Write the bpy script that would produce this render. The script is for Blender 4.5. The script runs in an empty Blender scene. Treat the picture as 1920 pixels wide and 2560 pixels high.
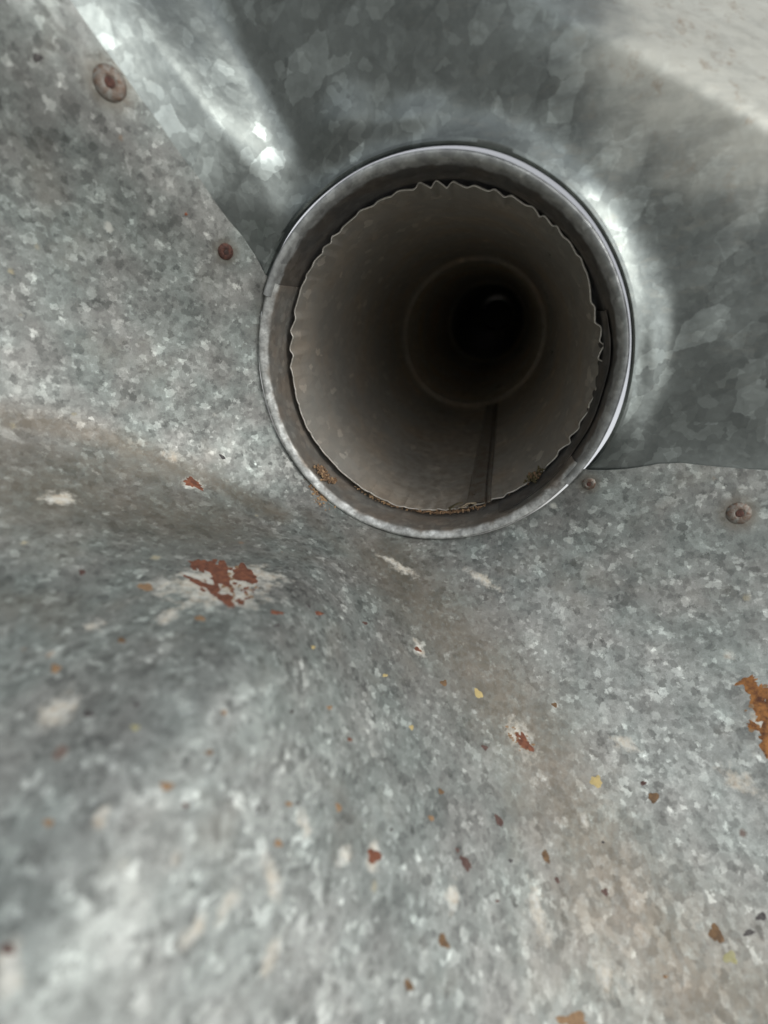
import bpy, bmesh, math, random
import numpy as np
from mathutils import Vector, Matrix, Euler
from mathutils.bvhtree import BVHTree
rad = math.radians
scene = bpy.context.scene
COL = scene.collection
DEBUG = False
random.seed(7)
rng = np.random.default_rng(11)

# ------------------------------------------------------------------ camera, sky, sun, exposure
# "pipe frame": origin in the middle of the round outlet, x right, y up, z out of the pipe (towards the camera), millimetres
MM = 0.001
def W(p):                                   # pipe frame (mm) -> world (m): the pipe runs level along +Y
    return Vector((p[0]*MM, -p[2]*MM, p[1]*MM))
F_PX = 1100.0                               # focal length in pixels of the 1920x2560 photograph
CAM_P = (32.0, 25.5, 193.0)
cam_d = bpy.data.cameras.new('camera'); cam = bpy.data.objects.new('camera', cam_d); COL.objects.link(cam)
cam_d.sensor_fit = 'VERTICAL'; cam_d.sensor_height = 24.0; cam_d.lens = 24.0*F_PX/2560.0
cam_d.clip_start = 0.002; cam_d.clip_end = 50
a = Vector((305, 511, -F_PX)).normalized()  # direction of the pipe in camera space
Rm = a.rotation_difference(Vector((0, 0, -1))).to_matrix()          # camera space -> pipe frame
PW = Matrix(((1, 0, 0), (0, 0, -1), (0, 1, 0)))                      # pipe frame -> world
cam.matrix_world = Matrix.Translation(W(CAM_P)) @ (PW @ Rm).to_4x4()
cam_d.dof.use_dof = True; cam_d.dof.focus_distance = 0.200
cam_d.dof.aperture_fstop = (cam_d.lens*MM)/0.0030
scene.camera = cam
scene.render.resolution_x = 768; scene.render.resolution_y = 1024

# how the whole fitting leans: the pipe climbs a little away from the camera and the housing is rolled to the right
TILT = Matrix.Rotation(rad(21), 4, 'X') @ Matrix.Rotation(rad(-24), 4, 'Y')
sdir = (TILT.to_3x3() @ PW @ Vector((0.78, 0.49, 0.31))).normalized()         # towards the sun
SUN_EL = math.asin(sdir.z)
world = bpy.data.worlds.new('World'); scene.world = world; world.use_nodes = True
wn = world.node_tree.nodes; wl = world.node_tree.links
sky = wn.new('ShaderNodeTexSky'); sky.sky_type = 'NISHITA'; sky.sun_disc = False
sky.sun_elevation = SUN_EL; sky.air_density = 1.0; sky.dust_density = 2.0; sky.ozone_density = 1.0
sky.sun_rotation = math.atan2(sdir.x, sdir.y)
hs = wn.new('ShaderNodeHueSaturation'); hs.inputs['Saturation'].default_value = 0.15      # thin bright overcast
wl.new(sky.outputs[0], hs.inputs['Color']); wl.new(hs.outputs[0], wn['Background'].inputs['Color']); wn['Background'].inputs['Strength'].default_value = 0.13
sun_d = bpy.data.lights.new('sun', 'SUN'); sun_d.energy = 0.6; sun_d.angle = rad(25); sun_d.color = (1, 0.96, 0.9)
sun = bpy.data.objects.new('sun', sun_d); COL.objects.link(sun); sun.rotation_euler = sdir.to_track_quat('Z', 'Y').to_euler()
vs = scene.view_settings; vs.view_transform = 'Standard'; vs.look = 'None'; vs.gamma = 1; vs.exposure = 0.42

# ------------------------------------------------------------------ material helpers
class NT:
    def __init__(s, name):
        s.m = bpy.data.materials.new(name); s.m.use_nodes = True; s.t = s.m.node_tree; s.n = s.t.nodes; s.l = s.t.links
        s.b = s.n['Principled BSDF']; s.obj = s.n.new('ShaderNodeTexCoord').outputs['Object']
    def set(s, sock, v):
        if isinstance(v, bpy.types.NodeSocket): s.l.new(v, sock)
        else: sock.default_value = v
    def math(s, op, a, b=0.0, c=None, clamp=False):
        n = s.n.new('ShaderNodeMath'); n.operation = op; n.use_clamp = clamp
        s.set(n.inputs[0], a); s.set(n.inputs[1], b)
        if c is not None: s.set(n.inputs[2], c)
        return n.outputs[0]
    def vmath(s, op, a, b=None, out=0):
        n = s.n.new('ShaderNodeVectorMath'); n.operation = op; s.set(n.inputs[0], a)
        if b is not None:
            s.set(n.inputs['Scale'] if op == 'SCALE' else n.inputs[1], b)
        return n.outputs[out]
    def noise(s, vec, scale, detail=3, rough=0.55, col=False, dist=0.0):
        n = s.n.new('ShaderNodeTexNoise'); s.l.new(vec, n.inputs['Vector']); n.inputs['Scale'].default_value = scale
        n.inputs['Detail'].default_value = detail; n.inputs['Roughness'].default_value = rough; n.inputs['Distortion'].default_value = dist
        return n.outputs['Color' if col else 'Fac']
    def voro(s, vec, scale, feature='F1', metric='EUCLIDEAN', rnd=1.0):
        n = s.n.new('ShaderNodeTexVoronoi'); n.feature = feature; n.distance = metric
        s.l.new(vec, n.inputs['Vector']); n.inputs['Scale'].default_value = scale; n.inputs['Randomness'].default_value = rnd
        return n
    def ramp(s, fac, stops, interp='LINEAR'):
        n = s.n.new('ShaderNodeValToRGB'); n.color_ramp.interpolation = interp; s.set(n.inputs[0], fac)
        e = n.color_ramp.elements
        while len(e) < len(stops): e.new(0.5)
        for i, (p, c) in enumerate(stops):
            e[i].position = p; e[i].color = (c, c, c, 1) if isinstance(c, (int, float)) else (*c, 1)
        return n.outputs[0]
    def mix(s, fac, a, b, blend='MIX'):
        n = s.n.new('ShaderNodeMix'); n.data_type = 'RGBA'; n.blend_type = blend
        s.set(n.inputs[0], fac)
        for k, v in ((6, a), (7, b)):
            if isinstance(v, tuple): v = (*v, 1) if len(v) == 3 else v
            s.set(n.inputs[k], v)
        return n.outputs[2]
    def maprange(s, v, a, b, c=0.0, d=1.0, smooth=False):
        n = s.n.new('ShaderNodeMapRange'); n.clamp = True
        if smooth: n.interpolation_type = 'SMOOTHSTEP'
        s.set(n.inputs[0], v)
        for i, q in enumerate((a, b, c, d)): n.inputs[1+i].default_value = q
        return n.outputs[0]
    def bump(s, h, dist, strength=1.0, normal=None):
        n = s.n.new('ShaderNodeBump'); s.l.new(h, n.inputs['Height']); n.inputs['Distance'].default_value = dist
        n.inputs['Strength'].default_value = strength
        if normal is not None: s.l.new(normal, n.inputs['Normal'])
        return n.outputs[0]
    def out(s, color, metal, rough, normal=None, spec=None):
        s.set(s.b.inputs['Base Color'], color if isinstance(color, bpy.types.NodeSocket) else (*color, 1))
        s.set(s.b.inputs['Metallic'], metal); s.set(s.b.inputs['Roughness'], rough)
        if normal is not None: s.l.new(normal, s.b.inputs['Normal'])
        return s.m
    def warped(s, scale, amp, detail=2):
        c = s.noise(s.obj, scale, detail, 0.65, col=True)
        return s.vmath('ADD', s.obj, s.vmath('SCALE', s.vmath('SUBTRACT', c, (0.5, 0.5, 0.5)), amp))

# ------------------------------------------------------------------ object helpers
def empty(name, loc, label, cat, group=None):
    o = bpy.data.objects.new(name, None); o.empty_display_size = 0.01; COL.objects.link(o); o.location = loc
    o['label'] = label; o['category'] = cat
    if group: o['group'] = group
    return o
def link_mesh(name, verts, faces, mat, parent=None, smooth=True, offset=(0, 0, 0)):
    me = bpy.data.meshes.new(name)
    me.from_pydata([tuple(v) for v in verts], [], [tuple(int(i) for i in f) for f in faces]); me.update()
    if smooth: me.polygons.foreach_set('use_smooth', [True]*len(me.polygons))
    me.materials.append(mat)
    o = bpy.data.objects.new(name, me); COL.objects.link(o)
    if parent: o.parent = parent
    return o
def grid_faces(nu, nv, wrap=False, flip=False, base=0):
    f = []
    for i in range(nu-1):
        for j in range(nv if wrap else nv-1):
            a_, b_ = base+i*nv+j, base+i*nv+(j+1) % nv
            c_, d_ = b_+nv, a_+nv
            f.append((a_, d_, c_, b_) if flip else (a_, b_, c_, d_))
    return f
def toW(P):                                # (...,3) pipe-frame mm -> world m
    P = np.asarray(P, float); return np.stack([P[..., 0], -P[..., 2], P[..., 1]], -1)*MM
def sheet(name, P, mat, parent, thick=0.8, wrap=False, flip=False, attrs=None):
    """a sheet of metal with real thickness: P is (nu,nv,3) in mm, the given side is the one that faces the camera"""
    nu, nv, _ = P.shape
    Q = P if not wrap else np.concatenate([P, P[:, :1]], 1)
    du = np.gradient(P, axis=0)
    dv = (np.roll(P, -1, 1)-np.roll(P, 1, 1)) if wrap else np.gradient(P, axis=1)
    N = np.cross(du, dv); N /= np.linalg.norm(N, axis=-1, keepdims=True)+1e-12
    if flip: N = -N
    B = P-N*thick
    n = nu*nv
    V = np.concatenate([toW(P).reshape(-1, 3), toW(B).reshape(-1, 3)])
    # pipe->world map keeps handedness, so a quad (u,v) order a,d,c,b has normal du x dv
    F = grid_faces(nu, nv, wrap, not flip)+grid_faces(nu, nv, wrap, flip, n)
    def strip(idx):
        for p, q in zip(idx[:-1], idx[1:]): F.append((p, q, q+n, p+n))
    r0 = list(range(nv)); r1 = list(range((nu-1)*nv, nu*nv))
    if wrap: r0.append(r0[0]); r1.append(r1[0])
    strip(r0); strip(r1[::-1])
    if not wrap:
        strip([i*nv for i in range(nu)][::-1]); strip([i*nv+nv-1 for i in range(nu)])
    o = link_mesh(name, V, F, mat, parent)
    es = o.data
    es.set_sharp_from_angle(angle=rad(50))
    if attrs is not None:
        at = es.attributes.new('stain', 'FLOAT_COLOR', 'POINT')
        flat = np.concatenate([attrs.reshape(-1, 4)]*2).astype(np.float32).ravel()
        at.data.foreach_set('color', flat)
    return o

# ------------------------------------------------------------------ the pressed shape round the outlet
def sstep(x, a_, b_):
    t = np.clip((x-a_)/(b_-a_), 0, 1); return t*t*(3-2*t)
U_MAX = 300.0
R0 = 77.8
NU = 230
Ug = (np.linspace(0, 1, NU)**1.6)*U_MAX
def alpha(u, ph):
    """slope of the sheet (degrees from the pipe's own direction) at u mm from the outlet, in direction ph"""
    ph = np.mod(ph-90, 360)+90             # 90..450
    left = 46+12*(1-sstep(ph, 138, 180))-10*sstep(u, 70, 220)
    plate = 86+0*u
    right = 72-10*sstep(u, 60, 200)
    d = (ph-242)/35.0
    floor = (-14+5.0*d*d)*(0.1+0.9*sstep(u, 8, 60))+34*sstep(u, 95, 165)
    floor = floor+6*np.exp(-((u-14)/14)**2)
    vL = 222-35*sstep(u, 0, 110); vR = 262+26*sstep(u, 20, 200)
    xx = np.clip((ph-117.0)/(17.5+13*(1-sstep(u, 0, 60))), 0, 1)      # the flap between the bend and the lap joint
    tt = .35*np.where(xx < .3, xx*xx/.6, xx-.15)/.85+.65*sstep(xx, 0, 1)
    a_ = plate+(left-plate)*tt
    a_ = a_+(floor-a_)*sstep(ph, vL-32, vL+24-12*sstep(u, 10, 90))
    a_ = a_+(right-a_)*sstep(ph, vR-26, vR+72)
    a_ = a_+(plate-a_)*sstep(ph, 320, 350)
    return a_
NPH = 1440
PHg = np.linspace(0, 360, NPH, endpoint=False)
UU, PP = np.meshgrid(Ug, PHg, indexing='ij')
AL = np.radians(alpha(UU, PP))
dU = np.diff(Ug)[:, None]
sA, cA = np.sin(AL), np.cos(AL)
RHO = R0+np.concatenate([np.zeros((1, NPH)), np.cumsum(0.5*(sA[1:]+sA[:-1])*dU, 0)])
ZZ = np.concatenate([np.zeros((1, NPH)), np.cumsum(0.5*(cA[1:]+cA[:-1])*dU, 0)])
def smooth_noise(ph, seed, terms=((2, 1), (3, 1), (5, .8), (8, .6), (13, .4))):
    r = random.Random(seed); s = 0
    for k, w in terms: s = s+w*np.sin(k*np.radians(ph)+r.uniform(0, 6.28))
    return s/2.0
upw = sstep(np.mod(PP+60, 360), 20, 45)*(1-sstep(np.mod(PP+60, 360), 205, 222))      # 1 on the upper sheet
lipamp = 5.0*(1+0.25*smooth_noise(PP, 3)+.15*np.cos(np.radians(PP)))
ZZ = ZZ+upw*lipamp*np.exp(-(UU/6.0)**1.6)
ZZ = ZZ-upw*2.6*np.exp(-(UU/0.6)**2)                   # its edge is turned down behind the collar
# the top of the housing rolls away beyond a diagonal line
X = RHO*np.cos(np.radians(PP)); Y = RHO*np.sin(np.radians(PP))
dd = (X*0.50+Y*0.866)-112
ZZ = ZZ-upw*np.where(dd > 0, np.sqrt(dd*dd+49)-7, 0)*1.15*sstep(PP, 5, 30)*(1-sstep(PP, 118, 132))
# hammered blobs where the sheet was dressed down round the outlet
for bp, bu, bh, wp, wu in ((108, 14, 3.2, 7, 8), (133, 10, 3.0, 6, 6.5), (92, 9, 2.0, 8, 5), (48, 12, .9, 6, 7), (5, 8, 2.2, 14, 5), (-16, 8, 2.0, 9, 5), (70, 26, .8, 10, 9), (30, 34, .7, 8, 10), (120, 60, .9, 6, 14)):
    ZZ = ZZ+bh*np.exp(-(((np.mod(PP-bp+180, 360)-180)/wp)**2)-((UU-bu)/wu)**2)
arc = np.radians(PP-121.5)*RHO                                  # the bend stands proud like a soft step
ZZ = ZZ+(3.0+8.0*sstep(UU, 0, 45))*sstep(arc, -6, 13)*(1-sstep(arc, 22, 95))*sstep(UU, 4, 22)
# shallow dent added on the right to imitate a ring-shaped reflection, gentle oil-canning of the plate
rr = np.hypot(X-128, Y-28)
ZZ = ZZ-upw*0.5*(1-sstep(rr, 16, 32))
ZZ = ZZ+0.5*np.sin(X/17+1.3)*np.cos(Y/21+.4)*sstep(UU, 8, 40)
BASE = np.stack([RHO*np.cos(np.radians(PP)), RHO*np.sin(np.radians(PP)), ZZ], -1)
def S(u, ph):
    """bilinear look-up of the pressed surface; u, ph arrays of equal shape"""
    u = np.clip(np.asarray(u, float), 0, U_MAX-1e-6); ph = np.mod(np.asarray(ph, float), 360)
    fi = np.interp(u, Ug, np.arange(NU)); i = np.minimum(fi.astype(int), NU-2); ti = (fi-i)[..., None]
    fj = ph/360*NPH; j = np.floor(fj).astype(int) % NPH; tj = (fj-np.floor(fj))[..., None]; j2 = (j+1) % NPH
    return (BASE[i, j]*(1-ti)+BASE[i+1, j]*ti)*(1-tj)+(BASE[i, j2]*(1-ti)+BASE[i+1, j2]*ti)*tj
# lap joint between the two sheets: direction of the joint at u mm from the outlet
SEAM_U = [0, 14, 23, 30, 46, 60, 78, 120, 300]
SEAM_L = [147, 141, 138.5, 136.5, 133.7, 132, 130.3, 128.8, 128]
SEAM_R = [-29.5, -24, -20.2, -18.4, -16.5, -15, -14, -13, -12]
def seam_l(u): return np.interp(u, SEAM_U, SEAM_L)
def seam_r(u): return np.interp(u, SEAM_U, SEAM_R)

# pixel of the photograph -> point and normal on the pressed surface
_f = grid_faces(NU, NPH, True)
BVH = BVHTree.FromPolygons([tuple(v) for v in toW(BASE).reshape(-1, 3)], _f)
def hit(px, py):
    d = cam.matrix_world.to_3x3() @ Vector((px-960, 1280-py, -F_PX)).normalized()
    loc, nor, idx, dist = BVH.ray_cast(cam.matrix_world.translation, d)
    if loc is None:                         # just inside the outlet: step outwards
        if math.hypot(px-1125, py-867) < 300: raise RuntimeError('no hit %s' % ((px, py),))
        return hit(px+(px-1125)*.02, py+(py-867)*.02)
    if nor.dot(d) > 0: nor = -nor
    return loc, nor, dist, idx
def proj(p):
    v = cam.matrix_world.inverted() @ W(p); return 960+F_PX*v.x/-v.z, 1280-F_PX*v.y/-v.z
if DEBUG:
    for nm, r, z in (('out', 77, 3), ('crimp', 68.6, -16)):
        c = [proj((r*math.cos(t), r*math.sin(t), z)) for t in np.linspace(0, 6.28, 200)]
        print(nm, [round(f(q[k] for q in c)) for k in (0, 1) for f in (min, max)])
def dbg(px, py):
    l, n, d, idx = hit(px, py)
    i, j = divmod(idx, NPH); print('PX', (px, py), 'xy %.0f %.0f' % (BASE[i, j, 0], BASE[i, j, 1]), 'u %.0f ph %.1f dist %.0f z %.0f' % (Ug[i], PHg[j], d*1000, -l.y*1000), 'inc %.0f' % math.degrees(math.acos(min(1, abs(n.dot((cam.matrix_world.translation-l).normalized()))))))
if DEBUG:
    for p in ((674, 686), (535, 469), (451, 341), (370, 220), (255, 52), (1460, 1160), (1650, 1160), (1900, 1168), (750, 530), (570, 270), (400, 50), (10, 1050), (300, 1110), (560, 1250), (1000, 1500), (1250, 1750), (1480, 2120), (1700, 2450), (300, 2300), (960, 2500), (50, 2500), (1900, 60), (1900, 1500), (50, 600), (50, 1500), (1400, 30), (1650, 180), (1900, 330)): dbg(*p)
# ------------------------------------------------------------------ materials
def galvanised_lower():
    nt = NT('weathered_galvanised_steel')
    w = nt.warped(620, 0.0034, 4)
    w2 = nt.warped(1500, 0.0016)
    v1 = nt.voro(w, 370); v2 = nt.voro(w2, 680); v3 = None
    s1 = nt.n.new('ShaderNodeSeparateColor'); nt.l.new(v1.outputs['Color'], s1.inputs[0])
    s2 = nt.n.new('ShaderNodeSeparateColor'); nt.l.new(v2.outputs['Color'], s2.inputs[0])
    t1 = nt.ramp(s1.outputs[0], [(0, .60), (.12, .78), (.3, .92), (.75, 1.0), (.9, 1.1), (.955, 1.36), (1, 1.65)])
    t2 = nt.ramp(s2.outputs[0], [(0, .66), (.25, .9), (.85, 1.02), (.95, 1.2), (1, 1.65)])
    tone = nt.math('MULTIPLY', t1, t2)
    big = nt.noise(nt.obj, 22, 4, .55); mid = nt.noise(nt.obj, 90, 4, .6); fine = nt.noise(nt.obj, 2600, 2, .6)
    tone = nt.math('MULTIPLY', tone, nt.maprange(big, .3, .7, .78, 1.24))
    tone = nt.math('MULTIPLY', tone, nt.maprange(mid, .3, .7, .78, 1.2))
    tone = nt.math('MULTIPLY', tone, nt.maprange(fine, .3, .7, .84, 1.16))
    base = nt.mix(nt.maprange(nt.noise(nt.obj, 55, 2), .35, .65), (.244, .272, .256), (.266, .272, .256))
    c = nt.vmath('SCALE', base, tone)
    att = nt.n.new('ShaderNodeAttribute'); att.attribute_name = 'stain'
    sa = nt.n.new('ShaderNodeSeparateColor'); nt.l.new(att.outputs['Color'], sa.inputs[0])
    grain = nt.noise(nt.obj, 420, 4, .7); blo = nt.noise(nt.obj, 230, 6, .72)
    # milky white oxide that also paints a pool of light in the foreground (stain blue)
    ox_light = nt.math('MULTIPLY', sa.outputs[2], nt.maprange(blo, .35, .62, .25, 1))
    c = nt.mix(nt.math('MULTIPLY', ox_light, .55), c, nt.vmath('SCALE', nt.mix(0.0, (.46, .49, .47), (.46, .49, .47)), tone))
    # brown dirt and painted shade of the left band (stain green), pale corrosion bloom (stain red)
    c = nt.mix(nt.math('MULTIPLY', sa.outputs[1], nt.maprange(grain, .32, .56, .5, 1)), c, nt.mix(mid, (.11, .105, .08), (.20, .16, .12)))
    c = nt.mix(nt.maprange(nt.noise(nt.obj, 38, 3, .65), .56, .74, 0, .3), c, (.24, .215, .17))
    bf = nt.maprange(nt.math('ADD', sa.outputs[0], nt.math('MULTIPLY', nt.math('SUBTRACT', blo, .5), 2.4)), .38, .95, 0, .84)
    rn2 = fine
    c = nt.mix(bf, c, nt.ramp(grain, [(.3, (.42, .33, .24)), (.43, (.58, .54, .45)), (.6, (.64, .64, .59))]))
    rust = bf
    # scattered specks, their colour drawn per speck
    v = nt.voro(w2, 140); sc = nt.n.new('ShaderNodeSeparateColor'); nt.l.new(v.outputs['Color'], sc.inputs[0])
    d = nt.math('SUBTRACT', nt.math('ADD', v.outputs['Distance'], nt.math('MULTIPLY', nt.math('SUBTRACT', grain, .5), .35)), nt.maprange(sc.outputs[1], 0, 1, .08, .26))
    f = nt.math('MULTIPLY', nt.maprange(d, -.12, .03, .75, 0), nt.math('GREATER_THAN', sc.outputs[0], .885))
    spk = nt.ramp(sc.outputs[2], [(0, (.50, .51, .46)), (.42, (.38, .34, .22)), (.55, (.24, .15, .08)), (.66, (.13, .07, .05)), (.74, (.08, .075, .07)), (.84, (.46, .48, .45))], 'CONSTANT')
    c = nt.mix(f, c, spk); rust = nt.math('MAXIMUM', rust, f)
    metal = nt.maprange(rust, 0, .6, .45, 0)
    rough = nt.math('ADD', nt.maprange(s1.outputs[1], 0, 1, .46, .64), nt.math('MULTIPLY', rust, .3))
    h = nt.math('ADD', nt.math('MULTIPLY', s1.outputs[2], .5), nt.math('MULTIPLY', fine, .5))
    nrm = nt.bump(h, .00006, .6, nt.bump(nt.noise(nt.obj, 120, 3), .0007, .35))
    return nt.out(c, metal, rough, nrm)

def galvanised_upper():
    nt = NT('bright_galvanised_steel')
    w = nt.warped(230, 0.0034); w3 = nt.warped(900, .0012)
    st = nt.n.new('ShaderNodeMapping'); st.inputs['Scale'].default_value = (1, 1, .62)
    ro = nt.n.new('ShaderNodeMapping'); ro.inputs['Rotation'].default_value = (0, rad(-48), 0); nt.l.new(w, ro.inputs[0]); nt.l.new(ro.outputs[0], st.inputs[0])
    v1 = nt.voro(st.outputs[0], 125); v2 = nt.voro(w3, 420); v3 = nt.voro(w, 230)
    s1 = nt.n.new('ShaderNodeSeparateColor'); nt.l.new(v1.outputs['Color'], s1.inputs[0])
    s2 = nt.n.new('ShaderNodeSeparateColor'); nt.l.new(v2.outputs['Color'], s2.inputs[0])
    s3 = nt.n.new('ShaderNodeSeparateColor'); nt.l.new(v3.outputs['Color'], s3.inputs[0])
    t1 = nt.ramp(s1.outputs[0], [(0, .82), (.3, .92), (.7, 1.0), (.86, 1.03), (.89, 1.28), (1, 1.4)])
    t3 = nt.ramp(s3.outputs[0], [(0, .9), (.8, 1.02), (.9, 1.22), (1, 1.3)])
    t2 = nt.ramp(s2.outputs[0], [(0, .93), (.8, 1.03), (1, 1.16)])
    tone = nt.math('MULTIPLY', nt.math('MULTIPLY', t1, t2), t3)
    tone = nt.math('MULTIPLY', tone, nt.maprange(nt.noise(nt.obj, 60, 4), .3, .7, .85, 1.12))
    c = nt.vmath('SCALE', nt.mix(0.0, (.195, .218, .21), (.195, .218, .21)), tone)
    # streaky zone above right: weathered cream also painting the glare, rust haze, pale flecks
    zc, zn, zd, _ = hit(1900, 40)
    zdist = nt.vmath('LENGTH', nt.vmath('SUBTRACT', nt.obj, tuple(zc)), None, 1)
    z = nt.maprange(nt.math('ADD', zdist, nt.math('MULTIPLY', nt.noise(nt.obj, 50, 4), .03)), .05, .088, 1, 0, True)
    stn = nt.n.new('ShaderNodeMapping'); stn.inputs['Rotation'].default_value = (0, rad(38), 0); stn.inputs['Scale'].default_value = (.35, 1, 1)
    nt.l.new(nt.obj, stn.inputs[0])
    c = nt.mix(nt.math('MULTIPLY', z, .72), c, (.60, .60, .53))
    z2 = nt.maprange(nt.math('ADD', zdist, nt.math('MULTIPLY', nt.noise(nt.obj, 40, 4), .04)), .05, .15, 1, 0, True)
    fl = nt.maprange(nt.noise(stn.outputs[0], 300, 5, .7), .54, .66, 0, .8)
    c = nt.mix(nt.math('MULTIPLY', fl, nt.math('ADD', nt.math('MULTIPLY', z2, .5), .03)), c, (.46, .45, .38))
    dk = nt.maprange(nt.noise(stn.outputs[0], 150, 5, .7), .46, .60, 0, .8)
    c = nt.mix(nt.math('MULTIPLY', dk, nt.math('SUBTRACT', z2, nt.math('MULTIPLY', z, .75))), c, (.12, .135, .135))
    br = nt.maprange(nt.noise(nt.obj, 150, 6, .72), .56, .68, 0, .7)
    c = nt.mix(nt.math('MULTIPLY', br, z), c, (.26, .20, .14))
    metal = nt.math('SUBTRACT', .93, nt.math('MULTIPLY', z, .5))
    rough = nt.math('ADD', nt.maprange(s1.outputs[1], 0, 1, .30, .40), nt.math('MULTIPLY', z, .14))
    h = nt.noise(nt.obj, 70, 3)
    nrm = nt.bump(s1.outputs[2], .0001, .35, nt.bump(h, .0012, .35))
    return nt.out(c, metal, rough, nrm)

def collar_metal(name, bright, blot, d0, d1, throat_col0=(.062, .06, .056), throat_col1=(.085, .07, .055)):
    nt = NT(name)
    w = nt.warped(600, .002); v = nt.voro(w, 330); s = nt.n.new('ShaderNodeSeparateColor'); nt.l.new(v.outputs['Color'], s.inputs[0])
    t = nt.ramp(s.outputs[0], [(0, .8), (.7, 1), (1, 1.25)])
    b = nt.maprange(nt.noise(nt.obj, 260, 5, .65), .4, .62, 1-blot, 1)
    # the throat below the rolled lip is coloured darker and browner
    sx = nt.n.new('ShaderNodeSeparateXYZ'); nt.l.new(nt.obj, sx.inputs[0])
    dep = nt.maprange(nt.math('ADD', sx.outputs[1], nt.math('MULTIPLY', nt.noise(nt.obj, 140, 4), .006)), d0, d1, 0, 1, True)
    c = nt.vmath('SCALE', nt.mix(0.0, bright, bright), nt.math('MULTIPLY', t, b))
    throat_col = nt.vmath('SCALE', nt.mix(nt.maprange(nt.noise(nt.obj, 60, 4), .4, .6), throat_col0, throat_col1), t)
    c = nt.mix(nt.math('MULTIPLY', dep, .92), c, throat_col)
    nrm = nt.bump(nt.noise(nt.obj, 700, 4), .0002, .3)
    return nt.out(c, nt.maprange(dep, 0, 1, .7, .3), nt.maprange(nt.noise(nt.obj, 200, 3), .3, .7, .42, .6), nrm)

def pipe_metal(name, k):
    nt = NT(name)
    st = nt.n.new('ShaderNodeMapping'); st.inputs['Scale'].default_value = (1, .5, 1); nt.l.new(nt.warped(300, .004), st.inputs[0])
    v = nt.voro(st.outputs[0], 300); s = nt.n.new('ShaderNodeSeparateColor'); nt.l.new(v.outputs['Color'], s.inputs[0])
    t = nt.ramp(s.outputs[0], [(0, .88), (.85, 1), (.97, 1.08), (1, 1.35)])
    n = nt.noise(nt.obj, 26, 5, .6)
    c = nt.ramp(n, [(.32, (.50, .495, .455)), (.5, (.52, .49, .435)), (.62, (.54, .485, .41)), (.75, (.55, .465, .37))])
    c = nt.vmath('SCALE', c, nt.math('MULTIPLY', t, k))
    sx = nt.n.new('ShaderNodeSeparateXYZ'); nt.l.new(nt.obj, sx.inputs[0])
    low = nt.maprange(nt.math('ADD', sx.outputs[2], nt.math('MULTIPLY', nt.noise(nt.obj, 90, 5), .02)), -.058, -.04, 1, 0, True)
    c = nt.mix(nt.math('MULTIPLY', low, nt.maprange(nt.noise(nt.obj, 160, 5, .7), .42, .62, 0, .45)), c, (.27, .20, .135))
    scr = nt.n.new('ShaderNodeMapping'); scr.inputs['Scale'].default_value = (1, .12, 1); nt.l.new(nt.obj, scr.inputs[0])
    nrm = nt.bump(nt.noise(scr.outputs[0], 900, 3), .0002, .3, nt.bump(nt.noise(nt.obj, 60, 3), .0012, .28))
    return nt.out(c, .62, nt.maprange(n, .3, .7, .27, .38), nrm)

def simple(name, col, rough, metal=0, var=.25, scale=900, bump=.0003, col2=None):
    nt = NT(name); n = nt.noise(nt.obj, scale, 5, .65)
    c2 = col2 or tuple(x*(1-var) for x in col)
    c = nt.mix(nt.maprange(n, .38, .62), col, c2)
    return nt.out(c, metal, rough, nt.bump(n, bump, .8))

# brown dirt in the two valleys, wide left band also painted shade: pixel polyline, width mm, amount
VALLEY = [([(-80, 1210), (250, 1250), (520, 1310)], 22, .68), ([(-80, 1120), (150, 1150), (400, 1200)], 10, .6), ([(-60, 1040), (150, 1070), (300, 1110), (430, 1165), (560, 1220), (700, 1290)], 6, .75),
          ([(960, 1400), (1180, 1650), (1330, 1850), (1480, 2120), (1620, 2330), (1760, 2540)], 19, .8), ([(1500, 2250), (1700, 2420), (1880, 2540)], 24, .7),
          ([(770, 1290), (850, 1370), (960, 1400)], 5, .4)]
# pale bloom: px, py, half length, half width, angle
BLOOM = [(562, 1452, 111, 70, -.42), (570, 1495, 60, 44, -.6), (482, 1212, 36, 15, -.45), (150, 1250, 55, 24, -.3), (435, 1145, 34, 16, -.3), (1300, 1845, 66, 34, -.9), (930, 2142, 26, 24, -.9),
 (1915, 1800, 50, 40, .3), (1045, 1620, 26, 18, -.6), (1460, 2060, 24, 20, -1), (1345, 2290, 75, 30, -1.0), (1510, 2440, 70, 24, -1.0), (150, 1775, 65, 44, .4), (262, 2030, 42, 26, .4),
 (435, 2145, 36, 34, .3), (855, 2140, 26, 38, .1), (675, 2190, 52, 34, -.7), (668, 2395, 28, 40, .2), (560, 2270, 34, 38, .2), (420, 1545, 36, 24, 0), (1210, 1450, 60, 14, -.6), (1000, 1420, 60, 12, -.6),
 (1850, 1950, 60, 30, -.3), (1560, 1860, 36, 22, 0), (30, 2420, 50, 70, .5), (480, 2330, 40, 30, .3), (1130, 2240, 40, 26, -.9), (760, 2060, 34, 24, -.4), (230, 1570, 30, 16, -.2), (1820, 1640, 20, 12, 0)]
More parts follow.
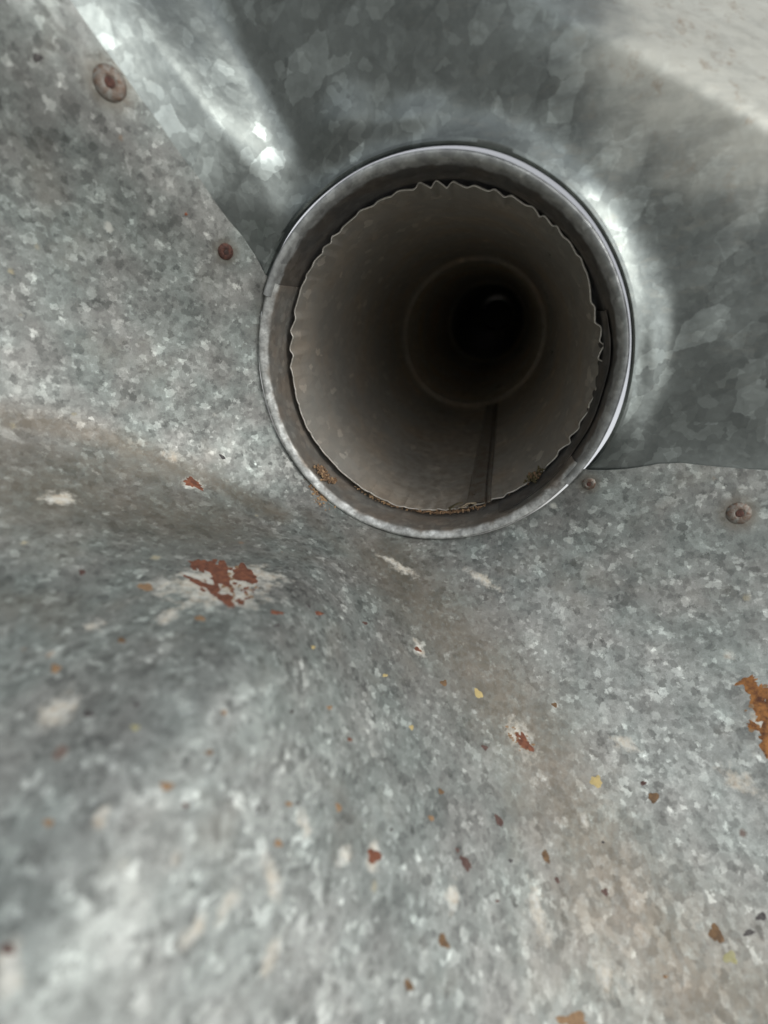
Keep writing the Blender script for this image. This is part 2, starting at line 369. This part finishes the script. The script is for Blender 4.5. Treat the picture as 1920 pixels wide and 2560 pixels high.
# crisp marks built as thin flakes: px, py, half length, half width, angle, kind
MARKS = [(515, 1420, 40, 16, -.25, 'r'), (552, 1432, 30, 20, -.7, 'r'), (612, 1440, 34, 20, -.55, 'r'), (545, 1452, 30, 12, -.6, 'r'), (500, 1462, 44, 7, -.42, 'r'), (530, 1475, 20, 12, -.5, 'r'), (564, 1502, 28, 13, -.5, 'r'), (602, 1511, 9, 6, 0, 'r'),
 (482, 1211, 25, 10, -.5, 'r'), (1310, 1858, 25, 12, -.9, 'r'), (1292, 1838, 9, 5, -.9, 'r'), (930, 2140, 19, 17, -.9, 'r'), (1161, 2158, 22, 10, -1.0, 'm'), (1141, 2126, 7, 5, -1.0, 'm'),
 (1489, 1955, 17, 13, -.9, 'y'), (1822, 2392, 18, 14, -.8, 'l'), (1787, 2332, 25, 16, -1.1, 'b'), (1895, 1735, 34, 30, -.5, 'o'), (1868, 1703, 26, 12, .2, 'o'), (1920, 1775, 40, 40, -.9, 'o'), (1925, 1850, 34, 38, .2, 'o'), (1885, 1815, 22, 9, -.5, 'o'),
 (415, 1965, 16, 10, 0, 't'), (462, 2012, 9, 8, 0, 'm'), (718, 2010, 9, 6, 0, 't'), (738, 2008, 6, 5, 0, 'd'), (692, 2108, 10, 10, 0, 't'), (843, 2020, 7, 12, .3, 't'), (1042, 1625, 10, 5, -.6, 'r'), (1195, 1735, 15, 8, -.7, 'y'), (1026, 1820, 6, 6, 0, 'y'),
 (1245, 2052, 17, 9, -1, 'm'), (1632, 1993, 13, 12, -1, 'b'), (1607, 1958, 8, 5, .3, 'm'), (1362, 2140, 18, 8, -1.2, 'b'), (1105, 2352, 19, 12, -1, 'b'), (1018, 2462, 16, 10, -1, 'b'), (1430, 2548, 36, 20, 0, 't'), (25, 2372, 18, 16, 0, 'm'), (225, 1788, 15, 8, 0, 'd'),
 (205, 1435, 9, 7, 0, 'm'), (340, 1822, 11, 7, 0, 'l'), (343, 1765, 9, 6, 0, 'd'), (365, 1472, 20, 9, -.2, 't'), (500, 1550, 13, 7, 0, 't'), (305, 1605, 9, 7, 0, 'b'), (690, 1535, 16, 5, -.1, 'r'), (795, 1535, 11, 5, -.2, 'r'), (725, 1780, 6, 5, 0, 'd'),
 (555, 1143, 11, 4, -.7, 'd'), (768, 1517, 8, 3, -.9, 'd'), (690, 1567, 7, 4, 0, 'd'), (95, 145, 12, 11, 0, 'd'), (142, 1675, 12, 10, 0, 't'), (125, 2058, 12, 10, 0, 't'), (1108, 1708, 9, 7, 0, 'b'), (1385, 1763, 8, 6, -.4, 'b'), (975, 2075, 5, 4, 0, 'd'),
 (1505, 2105, 4, 4, 0, 'd'), (1240, 2252, 6, 4, 0, 'm'), (1275, 2152, 6, 5, 0, 'd'), (1100, 1980, 8, 6, -.8, 'b'), (1210, 1870, 9, 6, -.7, 'm'), (1075, 2045, 9, 7, -.8, 't'), (1510, 2230, 11, 8, -.8, 'm'), (1390, 2200, 9, 5, -1, 'm'), (1660, 2440, 6, 5, 0, 't'),
 (558, 1783, 7, 6, 0, 't'), (520, 1882, 10, 6, 0, 'b'), (640, 2020, 6, 5, 0, 'd'), (870, 1850, 6, 5, 0, 'r'), (960, 1690, 6, 4, 0, 'y'), (780, 1620, 5, 4, 0, 'y'), (820, 1770, 7, 5, 0, 't'), (910, 1560, 7, 4, -.4, 'm'), (1900, 2290, 14, 10, .3, 'd'), (1870, 2330, 16, 7, .3, 'd'), (465, 535, 4, 4, 0, 'r')]
M_low = galvanised_lower(); M_up = galvanised_upper()
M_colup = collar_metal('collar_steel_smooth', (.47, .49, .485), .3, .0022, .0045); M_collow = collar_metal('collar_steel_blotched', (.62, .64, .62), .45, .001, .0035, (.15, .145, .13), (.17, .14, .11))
M_pipe = pipe_metal('dull_pipe_steel', 1.25); M_pipe_far = pipe_metal('sooty_pipe_steel', 1.7); M_pipe_deep = pipe_metal('deep_pipe_steel', .8); M_depth_shade = simple('black_soot', (.008, .008, .007), 1.0); M_depth_shade.node_tree.nodes['Principled BSDF'].inputs['Specular IOR Level'].default_value = 0  # far tone lightened, deep tone darkened, elbow blackened: light and shade painted by depth
M_seam = simple('grey_seam_steel', (.13, .125, .11), .65, .1, col2=(.09, .07, .05), scale=160)
M_edge = simple('bare_cut_edge', (.66, .64, .58), .4, .6)
M_rust = simple('rusted_steel', (.12, .05, .035), .8, .1, col2=(.05, .025, .02), bump=.0006)
M_rivet = simple('dull_rivet_zinc', (.20, .20, .18), .45, .5, col2=(.13, .085, .06), scale=700, bump=.0005)
M_dark = simple('dark_rust_core', (.05, .03, .025), .85)
M_dirt = simple('brown_grit', (.24, .15, .085), .95, col2=(.12, .075, .045), scale=1500)
M_grit = simple('ochre_grit', (.42, .30, .17), .95, col2=(.25, .14, .07), scale=1500)
M_moss = simple('dry_dark_moss', (.06, .05, .03), .95, col2=(.13, .11, .05), scale=1500)
M_straw = simple('dry_straw', (.40, .34, .24), .8, col2=(.3, .24, .16))

# ------------------------------------------------------------------ the housing
housing = empty('sheet_metal_housing', (0, 0, 0), 'weathered galvanised sheet metal housing pressed into a funnel around the round pipe outlet', 'sheet metal housing')
def patch(u0, fa, fb, nu, nv, lift):
    us = u0+(U_MAX-1-u0)*(np.linspace(0, 1, nu)**1.6); v = np.linspace(0, 1, nv)
    U2 = np.repeat(us[:, None], nv, 1); A = fa(us)[:, None]; B = fb(us)[:, None]; P2 = A+(B-A)*v[None]
    P = S(U2, P2)
    N = np.cross(np.gradient(P, axis=0), np.gradient(P, axis=1)); N /= np.linalg.norm(N, axis=-1, keepdims=True)+1e-12
    flip = (N[..., 2].mean() < 0)
    if flip: N = -N
    return P+N*lift, flip
ov = lambda us: np.degrees(10/(R0+us))
P, fl = patch(0, lambda u: seam_r(u)-ov(u), lambda u: seam_l(u)+ov(u), 200, 620, -0.9)
upper = sheet('upper_sheet', P, M_up, housing, .7, flip=fl); upper['label'] = 'smooth brighter upper sheet with large pale spangles'
P, fl = patch(0, lambda u: seam_l(u)+0*u, lambda u: seam_r(u)+360, 230, 760, 0.6)
front = toW(P)
stain_light = np.zeros(P.shape[:2]+(4,)); stain_light[..., 3] = 1
C3 = cam.matrix_world.to_3x3()
for (px, py, L_, Wd, ang) in BLOOM:
    loc, nor, dist, _i = hit(px, py)
    e1 = [hit(px+s_*L_*math.cos(ang), py-s_*L_*math.sin(ang))[0] for s_ in (-.5, .5)]; e2 = [hit(px-s_*Wd*math.sin(ang), py-s_*Wd*math.cos(ang))[0] for s_ in (-.5, .5)]
    a1 = e1[1]-e1[0]; a2 = e2[1]-e2[0]
    D = front-np.array(loc)
    q = (D@np.array(a1)/a1.length_squared)**2+(D@np.array(a2)/a2.length_squared)**2+(D@np.array(nor)/a1.length)**2
    stain_light[..., 0] = np.maximum(stain_light[..., 0], np.clip((1.45 if L_ > 110  else 1.12)-np.sqrt(q)*(1.25 if L_ > 110 else .78), 0, 1.25))
for pts, wid, amt in VALLEY:
    hp = [np.array(hit(*q)[0]) for q in pts]
    for A_, B_ in zip(hp[:-1], hp[1:]):
        t_ = np.clip(((front-A_)@(B_-A_))/((B_-A_)@(B_-A_)), 0, 1)
        D = np.linalg.norm(front-A_-t_[..., None]*(B_-A_), axis=-1)
        stain_light[..., 1] = np.maximum(stain_light[..., 1], amt*np.exp(-(D/(wid*MM))**2))
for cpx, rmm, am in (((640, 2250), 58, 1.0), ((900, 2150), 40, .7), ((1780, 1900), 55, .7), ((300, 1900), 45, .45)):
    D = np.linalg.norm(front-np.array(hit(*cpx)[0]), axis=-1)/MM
    stain_light[..., 2] = np.maximum(stain_light[..., 2], am*np.exp(-(D/rmm)**2))
for px, py, rp in ((275, 210, 28), (563, 628, 18), (1472, 1208, 17), (1845, 1283, 25)):
    l_, n_, d_, _i = hit(px, py); D = np.linalg.norm(front-np.array(l_), axis=-1)
    stain_light[..., 1] = np.maximum(stain_light[..., 1], .8*np.exp(-(D/(rp*1.35*d_/F_PX))**4))
lower = sheet('lower_sheet', P, M_low, housing, .8, flip=fl, attrs=stain_light); lower['label'] = 'dull speckled lower sheet with rust patches'

def flake(px, py, L_, Wd, ang, kind, seed):
    r = random.Random(seed); n = 40 if L_ > 20 else 22 if L_ > 9 else 14
    k1 = [r.uniform(-1, 1) for _ in range(n)]
    k2 = [.62*k1[i]+.38*k1[i-1] for i in range(n)]
    jag = .34 if kind in 'ro' and L_ > 15 else .27
    V = []; NN = []
    for ring, h in ((1, -.03), (.86, .05), (.5, .07)):
        for i in range(n):
            t_ = 2*math.pi*i/n; q = ring*(1+jag*k2[i]+jag*.6*math.sin(3*t_+seed))
            x, y = q*L_*math.cos(t_), q*Wd*math.sin(t_)
            l, nn, d_, _i = hit(px+x*math.cos(ang)+y*math.sin(ang), py-x*math.sin(ang)+y*math.cos(ang))
            V.append(l+nn*(.6+h+r.uniform(0, .03))*MM)
    l, nn, d_, _i = hit(px, py); V.append(l+nn*.68*MM)
    F = grid_faces(3, n, True)+[(2*n+i, 2*n+(i+1) % n, 3*n) for i in range(n)]
    nm = {'r': 'rust_patch', 'o': 'rust_patch', 'm': 'rust_spot', 't': 'rust_spot', 'b': 'dirt_spot', 'd': 'dirt_spot', 'y': 'lichen_spot', 'l': 'lichen_spot'}[kind]
    return link_mesh(nm, V, F, FL[kind], lower)
FL = {'r': simple('red_rust', (.23, .088, .048), .9, 0, col2=(.11, .042, .026), scale=520, bump=.0002), 'o': simple('orange_rust', (.40, .18, .055), .9, 0, col2=(.095, .038, .02), scale=330, bump=.0003),
      'm': simple('maroon_rust', (.13, .08, .065), .8, col2=(.07, .035, .03)), 't': simple('tan_rust', (.31, .20, .11), .9, col2=(.22, .14, .08), scale=700),
      'b': simple('brown_spot', (.20, .12, .06), .9, col2=(.11, .07, .04), scale=600), 'd': simple('dark_speck', (.11, .105, .10), .85, col2=(.05, .045, .045)),
      'y': simple('yellow_lichen', (.52, .41, .18), .85, col2=(.42, .34, .16)), 'l': simple('olive_lichen', (.36, .35, .21), .85, col2=(.33, .31, .15))}
for i, mk in enumerate(MARKS): flake(*mk, 100+i)

def flecks(n, px, py, L_, Wd, ang, mat, r0, r1, seed, name='rust_fleck'):
    r = random.Random(seed); V = []; F = []
    for _ in range(n):
        a_, q = r.uniform(0, 6.28), math.sqrt(r.random()); x, y = q*L_*math.cos(a_), q*Wd*math.sin(a_)
        cx, cy = px+x*math.cos(ang)+y*math.sin(ang), py-x*math.sin(ang)+y*math.cos(ang)
        k = r.uniform(r0, r1); b_ = len(V); m = 7
        for i in range(m):
            t_ = 6.283*i/m; s_ = k*r.uniform(.6, 1.3)
            l, nn, d_, _i = hit(cx+s_*math.cos(t_)*1.15, cy+s_*math.sin(t_)*.7); V.append(l+nn*.64*MM)
        F.append(tuple(range(b_, b_+m)))
    o = link_mesh(name, V, F, mat, lower); o['kind'] = 'stuff'
flecks(60, 556, 1455, 88, 48, -.4, FL['r'], 2, 6, 1)
flecks(34, 590, 1462, 60, 40, -.4, FL['t'], 2, 6, 2)
flecks(30, 1905, 1790, 50, 100, .1, FL['t'], 3, 9, 3)
flecks(26, 1300, 1845, 50, 26, -.9, FL['t'], 2, 5, 4)

def ring_sheet(name, prof, ph0, ph1, n, mat, parent, thick, jag=None, offs=(0, 0)):
    ph = np.radians(np.linspace(ph0, ph1, n)); prof = np.array(prof)
    rho = np.repeat(prof[:, :1], n, 1); z = np.repeat(prof[:, 1:2], n, 1)
    w = 1+0.0035*np.sin(3*ph+1)+0.0025*np.sin(5*ph+.4)+.0012*np.sin(11*ph)
    if jag is not None: rho, z = jag(rho, z, ph)
    P = np.stack([rho*w*np.cos(ph)+offs[0], rho*w*np.sin(ph)+offs[1], z], -1)
    return sheet(name, P, mat, parent, thick, wrap=False, flip=True)
def dens(prof, k):
    prof = np.array(prof, float); t = np.arange(len(prof)); tt = np.linspace(0, len(prof)-1, (len(prof)-1)*k+1)
    # Catmull-like smoothing by cubic interpolation of each coordinate
    out = []
    for x in tt:
        i = min(int(x), len(prof)-2); f = x-i
        p0 = prof[max(i-1, 0)]; p1 = prof[i]; p2 = prof[i+1]; p3 = prof[min(i+2, len(prof)-1)]
        out.append(.5*((2*p1)+(-p0+p2)*f+(2*p0-5*p1+4*p2-p3)*f*f+(-p0+3*p1-3*p2+p3)*f**3))
    return np.array(out)
up_prof = np.vstack([dens([(77.3, 1.2), (77.1, 3.2), (76.2, 4.0), (74.9, 3.2), (73.9, .8), (73.2, -3), (72.7, -8)], 4), [(72.6, -20), (72.5, -60)]])
lo_prof = np.vstack([dens([(77.0, -1), (76.9, 1.2), (75.9, 2.3), (74.2, 1.6), (72.6, .2), (72.3, -2.4), (72.2, -6)], 4), [(72.2, -20), (72.2, -60)]])
c1 = ring_sheet('collar', up_prof, -36, 152, 420, M_colup, housing, .5); c1['label'] = 'smooth grey rolled lip of the upper half of the outlet'
c2 = ring_sheet('collar', lo_prof, 147.5, 331, 340, M_collow, housing, .5); c2['label'] = 'blotched pale rolled lip of the lower half of the outlet'
# overlapping inner strap on the right of the throat, its edge wandering
def strap_jag(rho, z, ph):
    e = 1.2*np.sin(ph*7+1)+1.0*np.sin(ph*17)
    return rho, z+e*np.exp(-(z+9)**2/60)
c3 = ring_sheet('throat_strap', [(71.7, -5), (71.5, -6), (71.5, -16), (71.6, -30), (71.6, -55)], -62, 18, 160, M_colup, housing, .4, strap_jag)

def lathe(name, prof, mat, parent, seg=28):
    V = []; F = []
    for r, z in prof:
        for k in range(seg): V.append((r*math.cos(2*math.pi*k/seg)*MM, r*math.sin(2*math.pi*k/seg)*MM, z*MM))
    F = grid_faces(len(prof), seg, True, True)
    F.append(tuple(range(seg))[::-1]); F.append(tuple((len(prof)-1)*seg+k for k in range(seg)))
    o = link_mesh(name, V, F, mat, parent)
    bm = bmesh.new(); bm.from_mesh(o.data); bmesh.ops.recalc_face_normals(bm, faces=bm.faces); bm.to_mesh(o.data); bm.free()
    return o
RIV = [(275, 210, 28, 'dark corroded rivet highest on the left of the seam', M_rivet), (563, 628, 18, 'small red brown rusted rivet near the left of the outlet', M_rust),
       (1472, 1208, 17, 'small coppery rivet below the seam right of the outlet', M_rivet), (1845, 1283, 25, 'bright domed rivet with rusty centre at the right', M_rivet)]
for px, py, rp, lab, mt in RIV:
    loc, nor, dist, _ = hit(px, py); r = .84*rp*dist*1000/F_PX
    q = nor.to_track_quat('Z', 'Y')
    o = lathe('rivet', [(r*1.04, -.3), (r*1.02, .12), (r*.96, .3), (r*.85, .55), (r*.66, .78), (r*.5, .84), (r*.4, .8), (r*.36, .68), (r*.1, .66)], mt, housing)
    o.location = loc+nor*.0006; o.rotation_mode = 'QUATERNION'; o.rotation_quaternion = q; o['label'] = lab
    m = lathe('mandrel', [(r*.34, .5), (r*.33, .76), (r*.25, .84), (r*.05, .85)], M_rust if mt is M_rivet else M_dark, o, 14)

# ------------------------------------------------------------------ the crimped pipe
pipe = empty('round_steel_pipe', W((0, 0, -16)), 'long dark round steel pipe with crimped wavy end seated inside the outlet', 'pipe')
OX, OY = 1.0, 1.1
def sub_parent(o, par):                     # meshes are built in world space: keep them there under a moved parent
    o.parent = par; o.matrix_parent_inverse = par.matrix_world.inverted(); return o
bpy.context.view_layer.update()
NW = 58
def pipe_section(z0, z1, r0, r1, crimp, n=1160, name='pipe_section', cx=(0, 0), cx1=None, mat=None):
    cx1 = cx1 or cx
    t = np.concatenate([np.linspace(0, .1, 26), np.linspace(.1, .88, 30)[1:], np.linspace(.88, 1, 30)[1:]]) if crimp else np.concatenate([np.linspace(0, .92, 30), np.linspace(.92, 1, 24)[1:]])
    ph = np.linspace(0, 2*math.pi, n, endpoint=False); deg = np.degrees(ph)
    T, PH = np.meshgrid(t, ph, indexing='ij')
    Z = z0+(z1-z0)*T; R = r0+(r1-r0)*T
    if crimp:
        dep = np.abs(Z-z0); env = 1-sstep(dep, 3, 24)
        rr_ = random.Random(5); wob = 0.35*np.sin(PH*3+1)+.25*np.sin(PH*7+2)+.12*np.sin(PH*13)
        amp = .52+.26*np.sin(PH*4+2)+.22*np.sin(PH*9+.3)+.18*np.sin(PH*23)
        phase = NW*PH+1.3*np.sin(PH*5+1)+1.1*np.sin(PH*8)+.5*np.sin(PH*19+2)
        cusp = sstep(np.degrees(PH), 168, 185)*(1-sstep(np.degrees(PH), 262, 275))
        kw = np.floor((phase-np.pi)/(2*np.pi)).astype(int); rw = np.random.default_rng(4).uniform(.25, 1.5, 400)[np.mod(kw, 400)]
        s = cusp*(1.5*np.abs(np.sin(phase/2))**.4-1.1)*.8+(1-cusp)*np.sin(phase-.5*np.sin(phase))*rw
        R = R+env*amp*s*.95+wob*(1-sstep(dep, 5, 60))
        R = R-0.9*sstep(dep, 0, 26)+0.2
        # the bent, pinched stretch on the right hand side
        D = np.mod(np.degrees(PH)+180, 360)-180
        R = R-1.9*np.exp(-((D-19)/7)**2)*(1-sstep(dep, 0, 14))+1.1*np.exp(-((D+3)/8)**2)*(1-sstep(dep, 0, 10))
        R = R-1.3*np.exp(-((D-5)/3.0)**2)*(1-sstep(dep, 0, 8))
        Z = Z+(.9*np.sin(PH*2+.5)+.35*np.sin(PH*6)+.2*np.sin(phase*.5))*(1-sstep(dep, 0, 30))
    else:
        R = R+.25*np.sin(PH*2+1)+.2*np.sin(PH*3)
    R = R-.9*np.exp(-((Z+360)/5)**2)-1.0*np.exp(-((Z+520)/6)**2)
    fin = np.abs(z1-Z); R = R-3.2*(1-sstep(fin, 2, 10))+.6*np.exp(-((fin-16)/4)**2)
    bead = 0
    P = np.stack([R*np.cos(PH)+OX+cx[0]+(cx1[0]-cx[0])*T, R*np.sin(PH)+OY+cx[1]+(cx1[1]-cx[1])*T, Z], -1)
    global EDGE
    if crimp: EDGE = P[0].copy()
    o = sheet(name, P, mat or (M_pipe if crimp else M_pipe_far), None, .45 if crimp else .15, wrap=True, flip=True)
    return sub_parent(o, pipe)
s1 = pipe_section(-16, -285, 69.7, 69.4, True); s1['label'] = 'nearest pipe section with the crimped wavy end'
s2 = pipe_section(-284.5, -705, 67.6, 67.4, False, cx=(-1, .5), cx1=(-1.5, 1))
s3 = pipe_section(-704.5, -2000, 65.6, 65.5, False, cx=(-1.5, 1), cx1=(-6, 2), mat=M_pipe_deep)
# elbow at the far end, turning down
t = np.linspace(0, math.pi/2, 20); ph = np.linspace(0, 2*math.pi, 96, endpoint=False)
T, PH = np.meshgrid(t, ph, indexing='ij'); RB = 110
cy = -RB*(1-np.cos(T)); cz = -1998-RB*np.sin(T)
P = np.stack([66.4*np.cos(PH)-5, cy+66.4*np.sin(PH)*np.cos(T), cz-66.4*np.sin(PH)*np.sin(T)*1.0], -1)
sub_parent(sheet('elbow', P, M_depth_shade, None, .45, wrap=True, flip=True), pipe)
# longitudinal lock seam: a raised folded band along the first section
def lock_seam(z0, z1, ph, r, wdt, par):
    zs = np.linspace(z0, z1, 60); prof = [(-wdt/2-.1, -.2), (-wdt/2, 1.7), (-wdt/2+.5, 2.1), (wdt/2-1.0, 1.7), (wdt/2-.4, 1.3), (wdt/2-.2, .2), (wdt/2+.6, .15), (wdt/2+1.0, 1.3), (wdt/2+2.0, 1.2), (wdt/2+2.6, -.2)]
    V = []
    for z in zs:
        tt = abs(z-z0)/abs(z1-z0)
        for s_, h_ in prof:
            p = math.radians(ph)+s_/r
            rr2 = r-h_-.15-.8*min(1, abs(z-z0)/26)
            V.append(W((rr2*math.cos(p)+OX, rr2*math.sin(p)+OY, z)))
    o = link_mesh('lock_seam', V, grid_faces(60, len(prof)), M_seam, None, False)
    md = bpy.data.meshes
    bm = bmesh.new(); bm.from_mesh(o.data); bmesh.ops.solidify(bm, geom=bm.faces[:], thickness=.0003); bm.to_mesh(o.data); bm.free()
    return sub_parent(o, par)
lock_seam(-15, -268, -71.5, 69.7, 9.6, s1)
# the bare cut edge that catches the light all round the crimped end
ed = EDGE; n_ = len(ed); V = []
for i in range(n_):
    e = ed[i]; rad_ = np.array([e[0]-OX, e[1]-OY, 0]); rad_ /= np.linalg.norm(rad_)
    for a_, b_ in ((-.16, .0), (-.02, .2), (.5, .2), (.62, .0), (.25, -.2)): V.append(W(e+rad_*a_+np.array([0, 0, b_])))
F = [(i*5+k, ((i+1) % n_)*5+k, ((i+1) % n_)*5+(k+1) % 5, i*5+(k+1) % 5) for i in range(n_) for k in range(5)]
sub_parent(link_mesh('cut_edge', V, F, M_edge, None), s1)
# small dimples punched in the seam
for i, z in enumerate((-26, -40, -56, -75, -98, -130)):
    p = math.radians(-72.6); r = 66.9
    o = lathe('seam_dimple', [(1.0, -.2), (.95, .2), (.5, .35), (.1, .35)], M_seam, None, 10)
    nrm = Vector((-math.cos(p), 0, -math.sin(p)))
    o.scale = (.45, 1.7, 1); o.location = W((r*math.cos(p)+OX, r*math.sin(p)+OY, z))
    xax = Vector((0, 1, 0)); zax = nrm; yax = xax; xx = yax.cross(zax)
    o.rotation_euler = Matrix((xx, yax, zax)).transposed().to_euler()
    sub_parent(o, s1)

# ------------------------------------------------------------------ debris
def clump(name, pts, mat, label, cat, rmin, rmax, seed, strands=0, mat2=None):
    r = random.Random(seed); bm = bmesh.new()
    for p in pts:
        q = r.uniform(rmin, rmax)
        mt = Matrix.Translation(p) @ Euler((r.uniform(0, 6), r.uniform(0, 6), r.uniform(0, 6))).to_matrix().to_4x4() @ Matrix.Diagonal((q, q*r.uniform(.5, .9), q*r.uniform(.4, .8), 1))
        g = bmesh.ops.create_icosphere(bm, subdivisions=1, radius=1, matrix=mt)
        for v in g['verts']: v.co += Vector((r.uniform(-1, 1), r.uniform(-1, 1), r.uniform(-1, 1)))*q*.22
    base = Vector(pts[0])
    for v in bm.verts: v.co -= base
    me = bpy.data.meshes.new(name); bm.to_mesh(me); bm.free(); me.materials.append(mat)
    if mat2: 
        me.materials.append(mat2)
        for f in me.polygons: f.material_index = 1 if (f.index//20) % 3 == 0 else 0
    o = bpy.data.objects.new(name, me); COL.objects.link(o); o.location = base
    o['label'] = label; o['category'] = cat
    return o
def on_ring(ph, rho, z): return W((rho*math.cos(rad(ph)), rho*math.sin(rad(ph)), z))
rr = random.Random(3)
def gauss_ring(n, ph, dph, rho, drho, z, dz):
    return [on_ring(rr.gauss(ph, dph), rho+rr.uniform(-drho, drho), rr.gauss(z, dz)) for _ in range(n)]
clump('dirt_clump', gauss_ring(130, 221.5, 2.4, 71.0, .3, -4.5, 1.8), M_dirt, 'brown crumbly dirt inside the lower left of the outlet lip', 'dirt', .0003, .0011, 1, mat2=M_grit)
pts = []
for _ in range(120):
    px, py = rr.gauss(800, 14), rr.gauss(1238, 16); py += (px-800)*.7
    try: l, n, d, _i = hit(px, py); pts.append(l+n*.0006)
    except RuntimeError: pass
clump('dirt_clump', pts, M_grit, 'ochre dirt crumbs on the sheet against the lower left of the outlet lip', 'dirt', .0003, .0009, 2, mat2=M_dirt)
clump('moss_tuft', gauss_ring(110, -44.5, 1.7, 68.8, 1.4, -15, 1.6), M_moss, 'dark dry moss tuft caught on the crimped edge at lower right', 'moss', .0004, .0013, 4, mat2=M_dirt)
g = gauss_ring(300, -82, 8, 69.6, .35, -14.8, 1.0); 
clump('grit_line', g, M_dirt, 'thin line of rusty grit along the bottom of the crimped pipe edge', 'grit', .0002, .0007, 5, mat2=M_grit)
g = gauss_ring(90, 246, 7, 69.9, .35, -14.5, .8)
clump('grit_line', g, M_grit, 'sparse pale grit on the lower left of the crimped pipe edge', 'grit', .0002, .0005, 6)
def tube_strand(name, pts, r, mat, label, cat):
    cu = bpy.data.curves.new(name, 'CURVE'); cu.dimensions = '3D'; sp = cu.splines.new('POLY'); sp.points.add(len(pts)-1)
    base = Vector(pts[0])
    for p, q in zip(sp.points, pts): p.co = (*(Vector(q)-base), 1)
    cu.bevel_depth = r; cu.bevel_resolution = 2
    tmp = bpy.data.objects.new('tmp', cu); COL.objects.link(tmp); bpy.context.view_layer.update()
    me = bpy.data.meshes.new_from_object(tmp.evaluated_get(bpy.context.evaluated_depsgraph_get())); bpy.data.objects.remove(tmp)
    me.materials.clear(); me.materials.append(mat)
    o = bpy.data.objects.new(name, me); COL.objects.link(o); o.location = base; o['label'] = label; o['category'] = cat
    return o
for k, (dz, dr) in enumerate(((0, 0), (1.3, .5))):
    tube_strand('straw', [on_ring(-78+i*1.15, 66.8-dr+.7*math.sin(i*.9+k), -13.5+dz*(i/7)+.4*math.sin(i)) for i in range(8)], .00022, M_straw,
                ('pale dry straw lying across the end of the pipe seam' if k == 0 else 'second thinner straw curling just above the first at the seam end'), 'straw')
# a torn leaf flake at the end of the seam
V = [on_ring(-82, 67.6, -13), on_ring(-78.4, 64.6, -12.5), on_ring(-76, 66.0, -17), on_ring(-79, 66.6, -19), on_ring(-82.8, 67.6, -16)]
b0 = V[0].copy(); o = link_mesh('leaf_flake', [v-b0 for v in V], [(0, 1, 2, 3, 4)], M_moss, None, False); o.location = b0
bm = bmesh.new(); bm.from_mesh(o.data); bmesh.ops.solidify(bm, geom=bm.faces[:], thickness=.0003); bm.to_mesh(o.data); bm.free()
o['label'] = 'curled dark leaf flake at the foot of the pipe seam'; o['category'] = 'leaf'

# ------------------------------------------------------------------ lean the whole fitting: the pipe climbs away from the camera
bpy.context.view_layer.update()
for o in list(scene.objects):
    if o.parent is None and o.type != 'LIGHT': o.matrix_world = TILT @ o.matrix_world

# unseen ground sheet added to bounce light into the pipe and onto the metal
g = link_mesh('ground', [(-40, -40, -1.3), (40, -40, -1.3), (40, 40, -1.3), (-40, 40, -1.3)], [(0, 1, 2, 3)], simple('worn_concrete', (.33, .32, .30), .9, scale=6, bump=.002, var=.15), None, False)
g['kind'] = 'structure'
